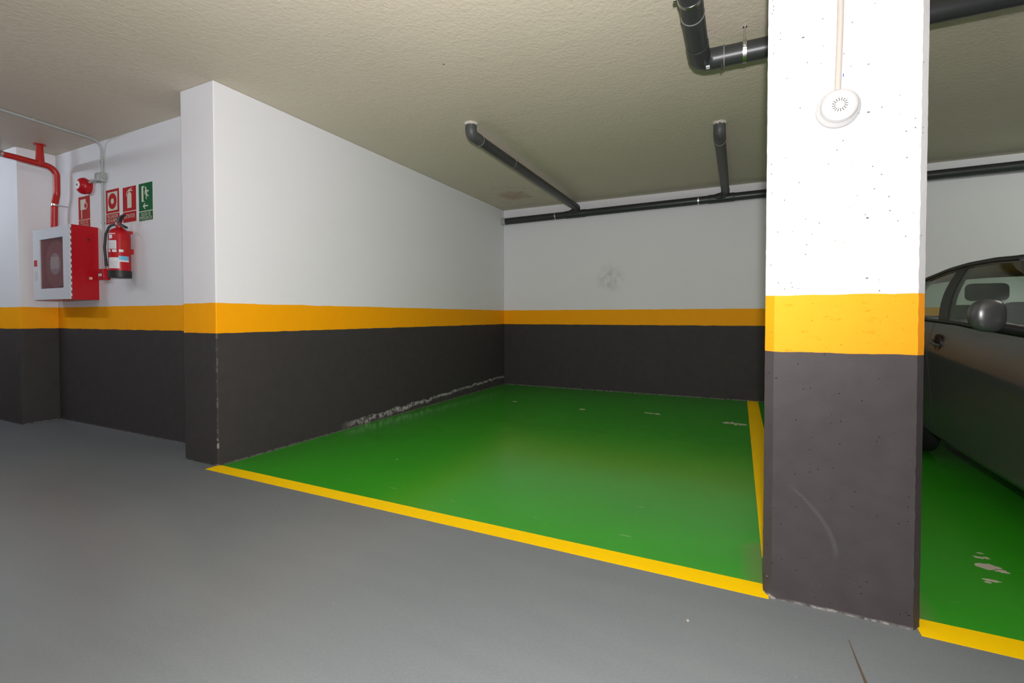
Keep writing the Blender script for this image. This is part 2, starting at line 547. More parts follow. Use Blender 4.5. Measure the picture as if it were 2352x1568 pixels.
def tube(bm, pts, r, seg=16, caps=True, radii=None):
    pts = [Vector(p) for p in pts]
    rings = []
    t0 = (pts[1] - pts[0]).normalized()
    nrm = t0.orthogonal().normalized()
    for i, p in enumerate(pts):
        if i == 0:
            t = (pts[1] - pts[0]).normalized()
        elif i == len(pts) - 1:
            t = (pts[-1] - pts[-2]).normalized()
        else:
            t = ((pts[i + 1] - p).normalized() + (p - pts[i - 1]).normalized()).normalized()
        nrm = (nrm - t * nrm.dot(t)).normalized()
        bn = t.cross(nrm)
        rad = radii[i] if radii else r
        rings.append([bm.verts.new(p + (nrm * math.cos(a) + bn * math.sin(a)) * rad) for a in [2 * math.pi * k / seg for k in range(seg)]])
    for a, b in zip(rings, rings[1:]):
        for k in range(seg):
            bm.faces.new((a[k], a[(k + 1) % seg], b[(k + 1) % seg], b[k]))
    if caps:
        bm.faces.new(rings[0])
        bm.faces.new(rings[-1])
    return bm


def lathe(bm, origin, axis, prof, seg=32, up=None):
    """prof: list of (distance along axis, radius)"""
    o = Vector(origin)
    ax = Vector(axis).normalized()
    n = ax.orthogonal().normalized() if up is None else (Vector(up) - ax * Vector(up).dot(ax)).normalized()
    b = ax.cross(n)
    rings = []
    for d, r in prof:
        if r < 1e-6:
            rings.append([bm.verts.new(o + ax * d)])
        else:
            rings.append([bm.verts.new(o + ax * d + (n * math.cos(a) + b * math.sin(a)) * r) for a in [2 * math.pi * k / seg for k in range(seg)]])
    for a, c in zip(rings, rings[1:]):
        if len(a) == 1 and len(c) == 1:
            continue
        if len(a) == 1:
            for k in range(seg):
                bm.faces.new((a[0], c[k], c[(k + 1) % seg]))
        elif len(c) == 1:
            for k in range(seg):
                bm.faces.new((a[k], a[(k + 1) % seg], c[0]))
        else:
            for k in range(seg):
                bm.faces.new((a[k], a[(k + 1) % seg], c[(k + 1) % seg], c[k]))
    if len(rings[0]) > 1:
        bm.faces.new(rings[0])
    if len(rings[-1]) > 1:
        bm.faces.new(rings[-1])
    return bm


def text_mesh(name, body, size, loc, mat, parent, width=None, depth=0.0004):
    """flat lettering on a plane that faces -y, centred on loc"""
    cu = bpy.data.curves.new('lettering_curve', 'FONT')
    cu.body = body
    cu.size = size
    cu.align_x = 'CENTER'
    cu.align_y = 'CENTER'
    cu.resolution_u = 3
    tmp = bpy.data.objects.new('lettering_curve', cu)
    COL.objects.link(tmp)
    dg = bpy.context.evaluated_depsgraph_get()
    dg.update()
    me = bpy.data.meshes.new_from_object(tmp.evaluated_get(dg))
    bpy.data.objects.remove(tmp)
    bpy.data.curves.remove(cu)
    xs = [v.co.x for v in me.vertices]
    sx = 1.0
    if width and xs:
        sx = width / (max(xs) - min(xs))
    off = Vector(loc) - parent_origin(parent)
    for v in me.vertices:
        v.co = Vector((v.co.x * sx, 0, v.co.y)) + off
    me.materials.clear()
    me.materials.append(M[mat])
    o = bpy.data.objects.new(name, me)
    COL.objects.link(o)
    o.parent = parent
    return o


# ------------------------------------------------------------------ the setting
def struct(name, bm, mat, label, smooth=False, angle=None):
    o = link_mesh(name, bm, mat, None, smooth, angle)
    o['kind'] = 'structure'
    o['label'] = label
    return o


XMIN, XMAX, YMIN = -10.0, 4.7, -6.0
floor = struct('floor', nbox(XMIN, XMAX, YMIN, YB + 0.3, -0.2, 0.0), 'floor', 'grey painted garage floor with faint scuffs')
ceiling = struct('ceiling', nbox(XMIN, XMAX, YMIN, YB + 0.3, H, H + 0.2), 'ceiling', 'rough sprayed plaster ceiling in dull beige')
struct('wall_left', nbox(XP, XL, YP, YB + 0.01, 0.0, H, bev=0.006), 'wall_bay', 'white wall beside the green bay with orange band and black foot')
struct('wall_back', nbox(XL - 0.3, XMAX, YB, YB + 0.2, 0.0, H), 'wall_back', 'white rear wall with orange band and black foot')
struct('wall_alcove', nbox(XS - 0.1, XP + 0.01, YW, YW + 0.2, 0.0, H), 'wall', 'white banded wall carrying the fire equipment')
struct('wall_front', nbox(XMIN, XMAX, YMIN - 0.2, YMIN, 0.0, H), 'wall', 'white banded wall on the far side of the driving aisle')
struct('wall_right', nbox(XMAX, XMAX + 0.2, YMIN, YB + 0.3, 0.0, H), 'wall', 'white banded wall at the end of the bays')
struct('wall_aisle_end', nbox(XMIN - 0.2, XMIN, YMIN, YW + 0.2, 0.0, H), 'wall', 'white banded wall at the end of the driving aisle')

bm = bmesh.new()
prism_xy(bm, [(XMIN, 2.005), (XS - 0.05, 2.005), (XS - 0.012, 2.017), (XS, 2.055), (XS, YW + 0.2), (XMIN, YW + 0.2)], 0.0, H)
struct('pillar', bm, 'wall', 'white banded wall pier beside the hose cabinet', smooth=True, angle=40)


def make_column():
    c = 0.028
    x0, x1 = XC1, XC2
    yb = YC + 0.40
    outline = [(x0, YC), (x1, YC), (x1 + c - 0.004, YC + c), (x1 + c - 0.006, yb), (x0 - c + 0.018, yb), (x0 - c, YC + c)]
    # densify the outline so that the worn arrises can be roughened
    pts = []
    for i in range(len(outline)):
        a, b = Vector(outline[i]), Vector(outline[(i + 1) % len(outline)])
        n = max(2, int((b - a).length / 0.035))
        for k_i in range(n):
            pts.append((a.lerp(b, k_i / n), k_i == 0))
    bm = bmesh.new()
    nz = 150
    rows = []
    for j in range(nz + 1):
        z = H * j / nz
        row = []
        for p, corner in pts:
            q = Vector((p.x, p.y, z))
            nn = noise.noise_vector(q * 11.0) * 0.0006 + noise.noise_vector(q * 37.0) * 0.0005
            if corner:
                nn += noise.noise_vector(q * 45.0) * (0.0022 if (p.x > 0.5 and p.y < YC + 0.01) else 0.0007)
                if z < 0.10 and p.x < 0.3 and p.y < 2.1:
                    nn += Vector((0.010, 0.012, 0)) * (1 - z / 0.10) * (0.6 + noise.noise(q * 40))
            row.append(bm.verts.new((q.x + nn.x, q.y + nn.y, z)))
        rows.append(row)
    n = len(pts)
    for a, b in zip(rows, rows[1:]):
        for i in range(n):
            bm.faces.new((a[i], a[(i + 1) % n], b[(i + 1) % n], b[i]))
    bm.faces.new(rows[0])
    bm.faces.new(rows[-1])
    return struct('column', bm, 'column', 'concrete column painted white with yellow band and charcoal foot', smooth=True, angle=30)


column = make_column()
# blue pen tick beside the detector conduit
bm = bmesh.new()
prism_xz(bm, [(0.3165, 1.891), (0.3190, 1.899), (0.3200, 1.898), (0.3205, 1.886), (0.3188, 1.886), (0.3182, 1.892)], YC - 0.0035, YC - 0.0005)
o = link_mesh('pen_mark', bm, 'bluepen', column)


# floor paint: thin coats lying on the slab
def wavy_strip(x0, x1, y0, y1, z, amp=0.0015, step=0.05, along='x', skew=0.0, seed=0.0):
    bm = bmesh.new()
    L = (x1 - x0) if along == 'x' else (y1 - y0)
    n = max(2, int(L / step))
    A, B = [], []
    for i in range(n + 1):
        f = i / n
        if along == 'x':
            x = x0 + L * f
            A.append((x - skew, y0 + noise.noise(Vector((x * 3, seed, 0))) * amp))
            B.append((x, y1 + noise.noise(Vector((x * 3, seed, 5))) * amp))
        else:
            y = y0 + L * f
            A.append((x0 + noise.noise(Vector((y * 3, seed, 0))) * amp, y))
            B.append((x1 + noise.noise(Vector((y * 3, seed, 5))) * amp, y))
    a = [bm.verts.new((p[0], p[1], z)) for p in A]
    b = [bm.verts.new((p[0], p[1], z)) for p in B]
    a0 = [bm.verts.new((p[0], p[1], 0.0)) for p in A]
    b0 = [bm.verts.new((p[0], p[1], 0.0)) for p in B]
    for i in range(n):
        bm.faces.new((a[i], a[i + 1], b[i + 1], b[i]))
        bm.faces.new((a0[i], a[i], a[i + 1], a0[i + 1]))
        bm.faces.new((b0[i], b[i], b[i + 1], b0[i + 1]))
    bm.faces.new((a0[0], a[0], b[0], b0[0]))
    bm.faces.new((a0[-1], a[-1], b[-1], b0[-1]))
    return bm


o = link_mesh('green_bay_paint', wavy_strip(XL, XMAX, 2.04, YB, 0.0008, amp=0.0), 'green', floor)
o['label'] = 'glossy green paint of the parking bays'
o = link_mesh('bay_line', wavy_strip(XL - 0.016, 0.108, 1.972, 2.073, 0.0016, skew=-0.0, seed=1.0), 'yellow', floor)
o['label'] = 'yellow line along the mouth of the bay'
o = link_mesh('bay_line', wavy_strip(0.551, XMAX, 1.962, 2.070, 0.0016, seed=2.0), 'yellow', floor)
o['label'] = 'yellow line beyond the column'
o = link_mesh('bay_divider_line', wavy_strip(0.098, 0.218, 2.30, YB, 0.0016, along='y', seed=3.0), 'yellow', floor)
o['label'] = 'yellow line dividing the two bays'


def blob(cx, cy, rx, ry, seed, n=14, rot=0.0):
    pts = []
    for i in range(n):
        a = 2 * math.pi * i / n
        s = 0.72 + 0.55 * noise.noise(Vector((math.cos(a) * 1.7, math.sin(a) * 1.7, seed)))
        x, y = rx * s * math.cos(a), ry * s * math.sin(a)
        pts.append((cx + x * math.cos(rot) - y * math.sin(rot), cy + x * math.sin(rot) + y * math.cos(rot)))
    return pts


chips = [(-0.10, 5.09, 0.045, 0.028), (-0.055, 5.105, 0.025, 0.03), (-0.02, 5.07, 0.03, 0.03), (0.03, 5.07, 0.045, 0.028),
         (-0.90, 5.24, 0.03, 0.014), (-0.85, 5.235, 0.035, 0.016), (-0.79, 5.225, 0.04, 0.016), (-1.60, 5.12, 0.04, 0.016),
         (-2.50, 5.23, 0.03, 0.012), (0.955, 2.632, 0.055, 0.034), (0.985, 2.605, 0.028, 0.018), (0.952, 2.715, 0.018, 0.012),
         (0.978, 2.722, 0.014, 0.013), (0.972, 2.765, 0.016, 0.006), (0.915, 2.497, 0.026, 0.012), (0.895, 2.475, 0.014, 0.010),
         (-2.266, 2.724, 0.007, 0.010), (-0.151, 1.709, 0.005, 0.008)]
for i, (cx, cy, rx, ry) in enumerate(chips):
    z = 0.0014 if cy > 2.05 else 0.0006
    link_mesh('paint_chip', prism_xy(bmesh.new(), blob(cx, cy, rx * 1.15, ry * (1.9 if cy > 4 else 1.15), i * 3.1), 0.0002, z), 'chip', floor)
bm = bmesh.new()
prism_xy(bm, [(0.329, 1.835), (0.331, 1.835), (0.335, 1.74), (0.342, 1.62), (0.345, 1.50), (0.335, 1.50), (0.333, 1.62), (0.330, 1.74)], 0.0, 0.0006)
link_mesh('floor_scratch', bm, 'scratch', floor)


# ------------------------------------------------------------------ drain pipes
def pipe_clamp(parent, c, axis, r, rod_to=None, wall_to=None, name='pipe_clamp'):
    c = Vector(c)
    ax = Vector(axis).normalized()
    bm = bmesh.new()
    lathe(bm, c - ax * 0.010, ax, [(0, r + 0.001), (0, r + 0.004), (0.020, r + 0.004), (0.020, r + 0.001)], 24)
    side = ax.cross(Vector((0, 0, 1))).normalized()
    for s in (-1, 1):
        e = c + side * s * (r + 0.010)
        box(bm, e.x - 0.010, e.x + 0.010, e.y - 0.010, e.y + 0.010, e.z - 0.006, e.z + 0.006, bev=0.001)
    o = link_mesh(name, bm, 'steel', parent, smooth=True, angle=35)
    if rod_to is not None:
        bm = bmesh.new()
        tube(bm, [c + Vector((0, 0, r)), Vector((c.x, c.y, rod_to))], 0.005, 10)
        lathe(bm, (c.x, c.y, rod_to - 0.004), (0, 0, 1), [(0, 0.0), (0, 0.013), (0.004, 0.013), (0.004, 0.0)], 12)
        lathe(bm, (c.x, c.y, c.z + r), (0, 0, 1), [(0, 0.0), (0, 0.010), (0.016, 0.009), (0.016, 0.0)], 8)
        link_mesh('hanger_rod', bm, 'steel', parent)
    if wall_to is not None:
        link_mesh('wall_bracket', tube(bmesh.new(), [c, Vector((c.x, wall_to, c.z))], 0.006, 8), 'steel', parent)
    return o


def sleeve(parent, a, b, r, mat='pipe', name='coupling'):
    a, b = Vector(a), Vector(b)
    ax = (b - a)
    L = ax.length
    o = link_mesh(name, lathe(bmesh.new(), a, ax, [(0, r * 0.9), (0, r * 1.07), (0.012, r * 1.10), (L - 0.012, r * 1.10), (L, r * 1.06), (L, r * 0.9)], 24), mat, parent, True, 40)
    return o


def glue_ring(parent, c, axis, r):
    return link_mesh('joint_ring', lathe(bmesh.new(), Vector(c) - Vector(axis).normalized() * 0.003, axis, [(0, r), (0, r + 0.0012), (0.006, r + 0.0012), (0.006, r)], 24), 'joint', parent, True, 40)


def collar(parent, x, y, r, seed):
    bm = bmesh.new()
    n = 18
    top = []
    ctr = bm.verts.new((x, y, H - 0.016))
    outer = []
    for i in range(n):
        a = 2 * math.pi * i / n
        s = 1.0 + 0.35 * noise.noise(Vector((math.cos(a) * 2, math.sin(a) * 2, seed)))
        outer.append(bm.verts.new((x + math.cos(a) * r * 1.22 * s, y + math.sin(a) * r * 1.22 * s, H)))
        top.append(bm.verts.new((x + math.cos(a) * r * 0.98, y + math.sin(a) * r * 0.98, H - 0.020 - 0.008 * noise.noise(Vector((a * 3, seed, 1))))))
    for i in range(n):
        bm.faces.new((outer[i], outer[(i + 1) % n], top[(i + 1) % n], top[i]))
        bm.faces.new((top[i], top[(i + 1) % n], ctr))
    return link_mesh('plaster_collar', bm, 'plaster', parent, True, 60)


# pipe hung below the ceiling ahead of the column
R = 0.055
zp = 2.558
t = thing('drain_pipe', 'fat black drain pipe hung from the ceiling, turning a corner behind the column', 'pipe', (-0.22, 3.0, zp))
bm = bmesh.new()
tube(bm, [(-0.22, YMIN, zp + 0.03), (-0.22, 2.90, zp)], R, 24)
link_mesh('pipe_run', bm, 'pipe', t, True, 40)
bm = bmesh.new()
tube(bm, [(-0.12, 3.0, zp), (XMAX, 3.02, zp - 0.03)], R, 24)
link_mesh('pipe_run', bm, 'pipe', t, True, 40)
bm = bmesh.new()
tube(bm, [(-0.22, 2.80, zp), (-0.22, 2.93, zp), (-0.22 + 0.008, 2.965, zp), (-0.22 + 0.03, 2.99, zp), (-0.22 + 0.07, 3.0, zp), (-0.09, 3.0, zp)], R * 1.06, 24)
link_mesh('elbow', bm, 'pipe', t, True, 40)
glue_ring(t, (-0.22, 2.52, zp), (0, 1, 0), R + 0.001)
glue_ring(t, (-0.09, 3.0, zp), (1, 0, 0), R + 0.0045)
pipe_clamp(t, (-0.22, 2.38, zp + 0.004), (0, 1, 0), R, rod_to=H)
pipe_clamp(t, (0.016, 3.0, zp), (1, 0, 0), R, rod_to=H)
pipe_clamp(t, (1.9, 3.005, zp - 0.006), (1, 0, 0), R, rod_to=H)
link_mesh('cable_tie', nbox(-0.105, -0.098, 2.965, 2.975, zp - R - 0.03, zp - R + 0.015), 'blackrub', t)
link_mesh('paper_tag', nbox(-0.185, -0.165, 2.955, 2.985, zp - R - 0.006, zp - R + 0.001), 'label', t)

# pipe along the rear wall, with its two branches
R = 0.050
yb_ = YB - 0.075


def zback(x):
    return 2.512 + (x + 3.3) * 0.0078


t = thing('drain_pipe', 'thin grey drain pipe fixed along the rear wall with two branches from the ceiling', 'pipe', (-1.2, yb_, 2.53))
link_mesh('pipe_run', tube(bmesh.new(), [(XL, yb_, zback(XL)), (XMAX, yb_, zback(XMAX))], R, 24), 'pipe', t, True, 40)
o = sleeve(t, (XL, yb_, zback(XL)), (XL + 0.07, yb_, zback(XL)), R, 'conduit', 'end_socket')
for x in (-2.42, -0.48, 1.2):
    pipe_clamp(t, (x, yb_, zback(x)), (1, 0, 0), R, wall_to=YB)
rb = 0.045
for bx, y0, seed in ((-2.07, 3.47, 1.0), (-0.163, 4.38, 2.0)):
    z0, z1 = 2.605, 2.590
    lead = -0.0 if bx < -1 else -0.02
    path = fillet([(bx, y0, H), (bx, y0, z0), (bx, y0 + 0.14, z0)], 0.07)
    link_mesh('elbow', tube(bmesh.new(), path, rb * 1.08, 20), 'pipe_dusty', t, True, 50)
    link_mesh('branch_pipe', tube(bmesh.new(), [(bx, y0 + 0.10, z0), (bx, yb_ - 0.13, z1)], rb, 20), 'pipe' if bx < -1 else 'pipe_dusty', t, True, 40)
    path = fillet([(bx, yb_ - 0.20, z1), (bx, yb_ - 0.09, z1), (bx - 0.03, yb_ - 0.03, z1 - 0.03), (bx - 0.16, yb_, zback(bx))], 0.05)
    link_mesh('elbow', tube(bmesh.new(), path, rb * 1.06, 20), 'pipe', t, True, 50)
    sleeve(t, (bx - 0.20, yb_, zback(bx - 0.2)), (bx + 0.10, yb_, zback(bx + 0.1)), R, 'pipe', 'branch_socket')
    for gy in ((y0 + 0.15, 4.28) if bx < -1 else (y0 + 0.16, 5.36)):
        glue_ring(t, (bx, gy, z0 - 0.002), (0, 1, 0), rb + 0.002)
    collar(t, bx, y0, rb * 1.08, seed)

# ------------------------------------------------------------------ red fire main and conduits at the hose cabinet
R = 0.027
px = -6.02
t = thing('fire_water_pipe', 'red steel water pipe dropping from the ceiling into the hose cabinet', 'pipe', (px, 2.2, 2.5))
path = fillet([(px, -2.0, 2.60), (px, 1.9, 2.528), (px, 2.205, 2.508), (px - 0.005, 2.205, 2.26), (px - 0.06, 2.205, 2.14), (px - 0.075, 2.205, 1.901)], 0.085)
link_mesh('pipe_run', tube(bmesh.new(), path, R, 18), 'redpipe', t, True, 50)
link_mesh('riser', tube(bmesh.new(), [(px, 2.085, 2.50), (px, 2.085, 2.56), (px, 2.085, H)], R, 18, radii=[0.034, 0.032, 0.024]), 'redpipe', t, True, 50)
link_mesh('ceiling_flange', lathe(bmesh.new(), (px, 2.085, H - 0.006), (0, 0, 1), [(0, 0.0), (0, 0.045), (0.006, 0.045), (0.006, 0)], 20), 'redpipe', t)
pipe_clamp(t, (px, 1.82, 2.530), (0, 1, 0), R, rod_to=H)
pipe_clamp(t, (px - 0.052, 2.205, 2.155), (0, 0.0, 1), R, wall_to=YW)

t = thing('cable_conduit', 'thin grey conduit running along the ceiling and down to the fire call point', 'conduit', (-5.37, YW, 1.5))
path = fillet([(-5.17, -1.0, H - 0.016), (-5.235, 1.58, H - 0.016), (-5.345, YW - 0.018, H - 0.016), (-5.345, YW - 0.018, 2.397)], 0.09)
link_mesh('conduit_run', tube(bmesh.new(), path, 0.0105, 12), 'conduit', t, True, 50)
link_mesh('conduit_run', tube(bmesh.new(), [(-5.344, YW - 0.018, 2.303), (-5.340, YW - 0.018, 1.502)], 0.0105, 12), 'conduit', t, True, 50)
for c, axis in (((-5.262, 1.78, H - 0.016), (0, 1, 0)), ((-5.345, YW - 0.018, 2.50), (0, 0, 1)), ((-5.342, YW - 0.018, 1.93), (0, 0, 1))):
    bm = bmesh.new()
    lathe(bm, Vector(c) - Vector(axis) * 0.008, axis, [(0, 0.011), (0, 0.0145), (0.016, 0.0145), (0.016, 0.011)], 12)
    link_mesh('saddle_clip', bm, 'conduit', t)
link_mesh('branch_conduit', tube(bmesh.new(), [(-5.420, YW - 0.024, 2.347), (-5.49, YW - 0.026, 2.338), (-5.548, YW - 0.03, 2.328)], 0.011, 12), 'conduit', t, True, 50)
t = thing('junction_box', 'small grey junction box on the conduit beside the alarm sounder', 'junction box', (-5.372, YW, 2.31))
link_mesh('body', nbox(-5.405, -5.305, YW - 0.050, YW, 2.305, 2.395, bev=0.012), 'boxgrey', t, True, 40)
link_mesh('lid', nbox(-5.398, -5.312, YW - 0.056, YW - 0.049, 2.312, 2.388, bev=0.006), 'boxgrey', t, True, 40)
for sx in (-1, 1):
    link_mesh('cable_gland', lathe(bmesh.new(), (-5.355 + sx * 0.048, YW - 0.024, 2.348), (sx, 0, 0), [(0, 0.017), (0.014, 0.016), (0.014, 0.0)], 12), 'boxgrey', t)

# alarm sounder
sx_, sz_ = -5.625, 2.300
t = thing('alarm_sounder', 'round red fire alarm sounder with a white front disc above the hose sign', 'alarm', (sx_, YW, sz_))
link_mesh('base', lathe(bmesh.new(), (sx_, YW, sz_), (0, -1, 0), [(0, 0.0), (0, 0.066), (0.028, 0.066), (0.030, 0.060), (0.030, 0)], 32), 'red', t, True, 35)
link_mesh('dome', lathe(bmesh.new(), (sx_, YW - 0.028, sz_), (0, -1, 0), [(0, 0.0), (0, 0.074), (0.018, 0.078), (0.034, 0.074), (0.050, 0.062), (0.062, 0.046), (0.064, 0.040), (0.064, 0)], 32), 'red', t, True, 35)
d = link_mesh('front_disc', lathe(bmesh.new(), (sx_, YW - 0.0915, sz_), (0, -1, 0), [(0, 0.0), (0, 0.040), (0.004, 0.038), (0.004, 0.0)], 28), 'whiteplastic', t, True, 35)
link_mesh('centre_hole', lathe(bmesh.new(), (sx_, YW - 0.0955, sz_), (0, -1, 0), [(0, 0), (0, 0.011), (0.0008, 0.011), (0.0008, 0)], 20), 'blackrub', d)

# manual call point
t = thing('fire_call_point', 'small red square call point with a white strip beside the extinguisher', 'call point', (-5.318, YW, 1.40))
link_mesh('body', nbox(-5.367, -5.269, YW - 0.055, YW, 1.398, 1.500, bev=0.006), 'red', t, True, 40)
link_mesh('press_strip', nbox(-5.357, -5.300, YW - 0.0565, YW - 0.054, 1.432, 1.456), 'label', t)
link_mesh('cover', nbox(-5.363, -5.273, YW - 0.058, YW - 0.0545, 1.462, 1.495, bev=0.002), 'red', t)


# hose reel cabinet
cx0, cx1, cz0, cz1, cyf = -6.215, -5.480, 1.215, 1.900, 2.102
t = thing('fire_hose_cabinet', 'red steel fire hose cabinet with a white windowed door and hose reel', 'cabinet', ((cx0 + cx1) / 2, YW, cz0))
bm = bmesh.new()
T = 0.012
box(bm, cx0, cx1, YW - T, YW, cz0, cz1)
box(bm, cx0, cx0 + T, cyf, YW - T, cz0, cz1)
box(bm, cx1 - T, cx1, cyf, YW - T, cz0, cz1)
box(bm, cx0 + T, cx1 - T, cyf, YW - T, cz0, cz0 + T)
box(bm, cx0 + T, cx1 - T, cyf, YW - T, cz1 - T, cz1)
link_mesh('body', bm, 'red', t)
dz0, dz1 = cz0 + 0.004, cz1 - 0.004
wx0, wx1, wz0, wz1 = -6.085, -5.612, 1.325, 1.795
bm = bmesh.new()
dy0, dy1 = cyf - 0.014, cyf - 0.001
box(bm, cx0, wx0, dy0, dy1, dz0, dz1)
box(bm, wx1, cx1 - 0.020, dy0, dy1, dz0, dz1)
box(bm, wx0, wx1, dy0, dy1, dz0, wz0)
box(bm, wx0, wx1, dy0, dy1, wz1, dz1)
nt_ = 13
ph = (dz1 - dz0) / nt_
for i in range(nt_):
    box(bm, cx1 - 0.021, cx1 - 0.003, dy0, dy1, dz0 + i * ph + ph * 0.5, dz0 + i * ph + ph)
door = link_mesh('door', bm, 'cabwhite', t)
door['label'] = 'white cabinet door with toothed hinge edge'
link_mesh('window', nbox(wx0 - 0.004, wx1 + 0.004, dy1 - 0.006, dy1 - 0.002, wz0 - 0.004, wz1 + 0.004), 'cabglass', door)
link_mesh('latch', nbox(-6.180, -6.135, dy0 - 0.008, dy0 + 0.001, 1.545, 1.605, bev=0.004), 'red', door)
link_mesh('instruction_label', nbox(-6.200, -6.105, dy0 - 0.0012, dy0, 1.40, 1.535), 'label', door)
for i in range(5):
    link_mesh('print_line', nbox(-6.190, -6.115, dy0 - 0.0018, dy0 - 0.001, 1.415 + i * 0.018, 1.419 + i * 0.018), 'labelgrey', door)
ry = 2.205
rc = (-5.865, ry - 0.03, 1.56)
link_mesh('hose_reel', lathe(bmesh.new(), (rc[0], 2.130, rc[2]), (0, 1, 0), [(0, 0), (0, 0.225), (0.006, 0.225), (0.006, 0.12), (0.085, 0.12), (0.085, 0.225), (0.091, 0.225), (0.091, 0)], 36), 'reel', t, True, 35)
bm = bmesh.new()
pts = []
for i in range(150):
    a = i * 2 * math.pi / 25
    pts.append((rc[0] + math.cos(a) * (0.135 + 0.012 * (i / 25)), 2.148 + 0.055 * (0.5 + 0.5 * math.sin(i * 0.13)), rc[2] + math.sin(a) * (0.135 + 0.012 * (i / 25))))
link_mesh('hose', tube(bm, pts, 0.011, 8), 'hose', t, True, 60)
bm = bmesh.new()
lathe(bm, (rc[0], 2.123, rc[2]), (0, 1, 0), [(0, 0.098), (0, 0.104), (0.006, 0.104), (0.006, 0.098)], 32)
link_mesh('reel_ring', bm, 'labelgrey', t, True, 35)
link_mesh('reel_sticker', nbox(-5.935, -5.795, 2.120, 2.123, 1.515, 1.625), 'label', t)
for i in range(4):
    link_mesh('print_line', nbox(-5.922, -5.81, 2.1195, 2.1202, 1.53 + i * 0.024, 1.535 + i * 0.024), 'labelgrey', t)
link_mesh('side_knockout', lathe(bmesh.new(), (cx1, 2.225, 1.775), (1, 0, 0), [(0, 0), (0, 0.010), (0.0012, 0.010), (0.0012, 0)], 14), 'blackrub', t)
link_mesh('side_sticker', nbox(cx1, cx1 + 0.001, 2.225, 2.250, 1.405, 1.428), 'signpale', t)


# ------------------------------------------------------------------ safety signs
def sign(name, label, x0, x1, z0, z1, face, tilt=0.0):
    cx, cz = (x0 + x1) / 2, z0
    t = thing(name, label, 'sign', (cx, YW, cz), 'safety signs on the fire wall')
    pl = link_mesh('plate', nbox(x0 - 0.005, x1 + 0.005, YW - 0.0030, YW, z0 - 0.005, z1 + 0.005), 'signedge', t)
    link_mesh('printed_face', nbox(x0, x1, YW - 0.0036, YW - 0.0029, z0, z1), face, t)
    return t


YS = YW - 0.0042


def pic(t, name, pts, mat, dy=0.0):
    return link_mesh(name, prism_xz(bmesh.new(), pts, YS - dy, YS - dy + 0.0008), mat, t)


def rect(x0, x1, z0, z1):
    return [(x0, z0), (x1, z0), (x1, z1), (x0, z1)]


def circ(cx, cz, r, n=28):
    return [(cx + r * math.cos(2 * math.pi * i / n), cz + r * math.sin(2 * math.pi * i / n)) for i in range(n)]


# call point sign
x0, x1, z0, z1 = -5.318, -5.090, 1.915, 2.228
t = sign('call_point_sign', 'red sign with a ring in a cream square, beside the conduit', x0, x1, z0, z1, 'redsign')
c_ = (x0 + x1) / 2
pic(t, 'symbol', rect(c_ - 0.084, c_ + 0.084, 2.035, 2.205), 'signwhite')
pic(t, 'symbol', circ(c_, 2.120, 0.073), 'redsign', 0.0006)
pic(t, 'symbol', circ(c_, 2.120, 0.026), 'signwhite', 0.0012)
pic(t, 'rule', rect(x0, x1, 2.006, 2.013), 'signwhite')
text_mesh('lettering', 'PULSADOR', 0.046, (c_, YS - 0.0004, 1.980), 'signwhite', t, 0.18)
text_mesh('lettering', 'DE ALARMA', 0.046, (c_, YS - 0.0004, 1.942), 'signwhite', t, 0.18)
# extinguisher sign
x0, x1, z0, z1 = -5.028, -4.810, 1.905, 2.218
t = sign('extinguisher_sign', 'red sign with a cream extinguisher symbol above the real extinguisher', x0, x1, z0, z1, 'redsign')
c_ = (x0 + x1) / 2
pic(t, 'symbol', [(c_ - 0.034, 2.030), (c_ + 0.034, 2.030), (c_ + 0.034, 2.150), (c_ + 0.026, 2.162), (c_ + 0.010, 2.168), (c_ + 0.010, 2.178), (c_ - 0.010, 2.178), (c_ - 0.010, 2.168), (c_ - 0.026, 2.162), (c_ - 0.034, 2.150)], 'signwhite')
pic(t, 'symbol', [(c_ - 0.016, 2.180), (c_ + 0.012, 2.180), (c_ + 0.050, 2.174), (c_ + 0.052, 2.182), (c_ + 0.014, 2.190), (c_ + 0.046, 2.198), (c_ + 0.043, 2.205), (c_ - 0.002, 2.196), (c_ - 0.020, 2.190)], 'signwhite')
pic(t, 'symbol', [(c_ - 0.020, 2.188), (c_ - 0.044, 2.172), (c_ - 0.052, 2.140), (c_ - 0.046, 2.140), (c_ - 0.038, 2.168), (c_ - 0.018, 2.180)], 'signwhite')
pic(t, 'rule', rect(x0, x1, 1.996, 2.003), 'signwhite')
text_mesh('lettering', 'EXTINTOR', 0.050, (c_, YS - 0.0004, 1.955), 'signwhite', t, 0.17)
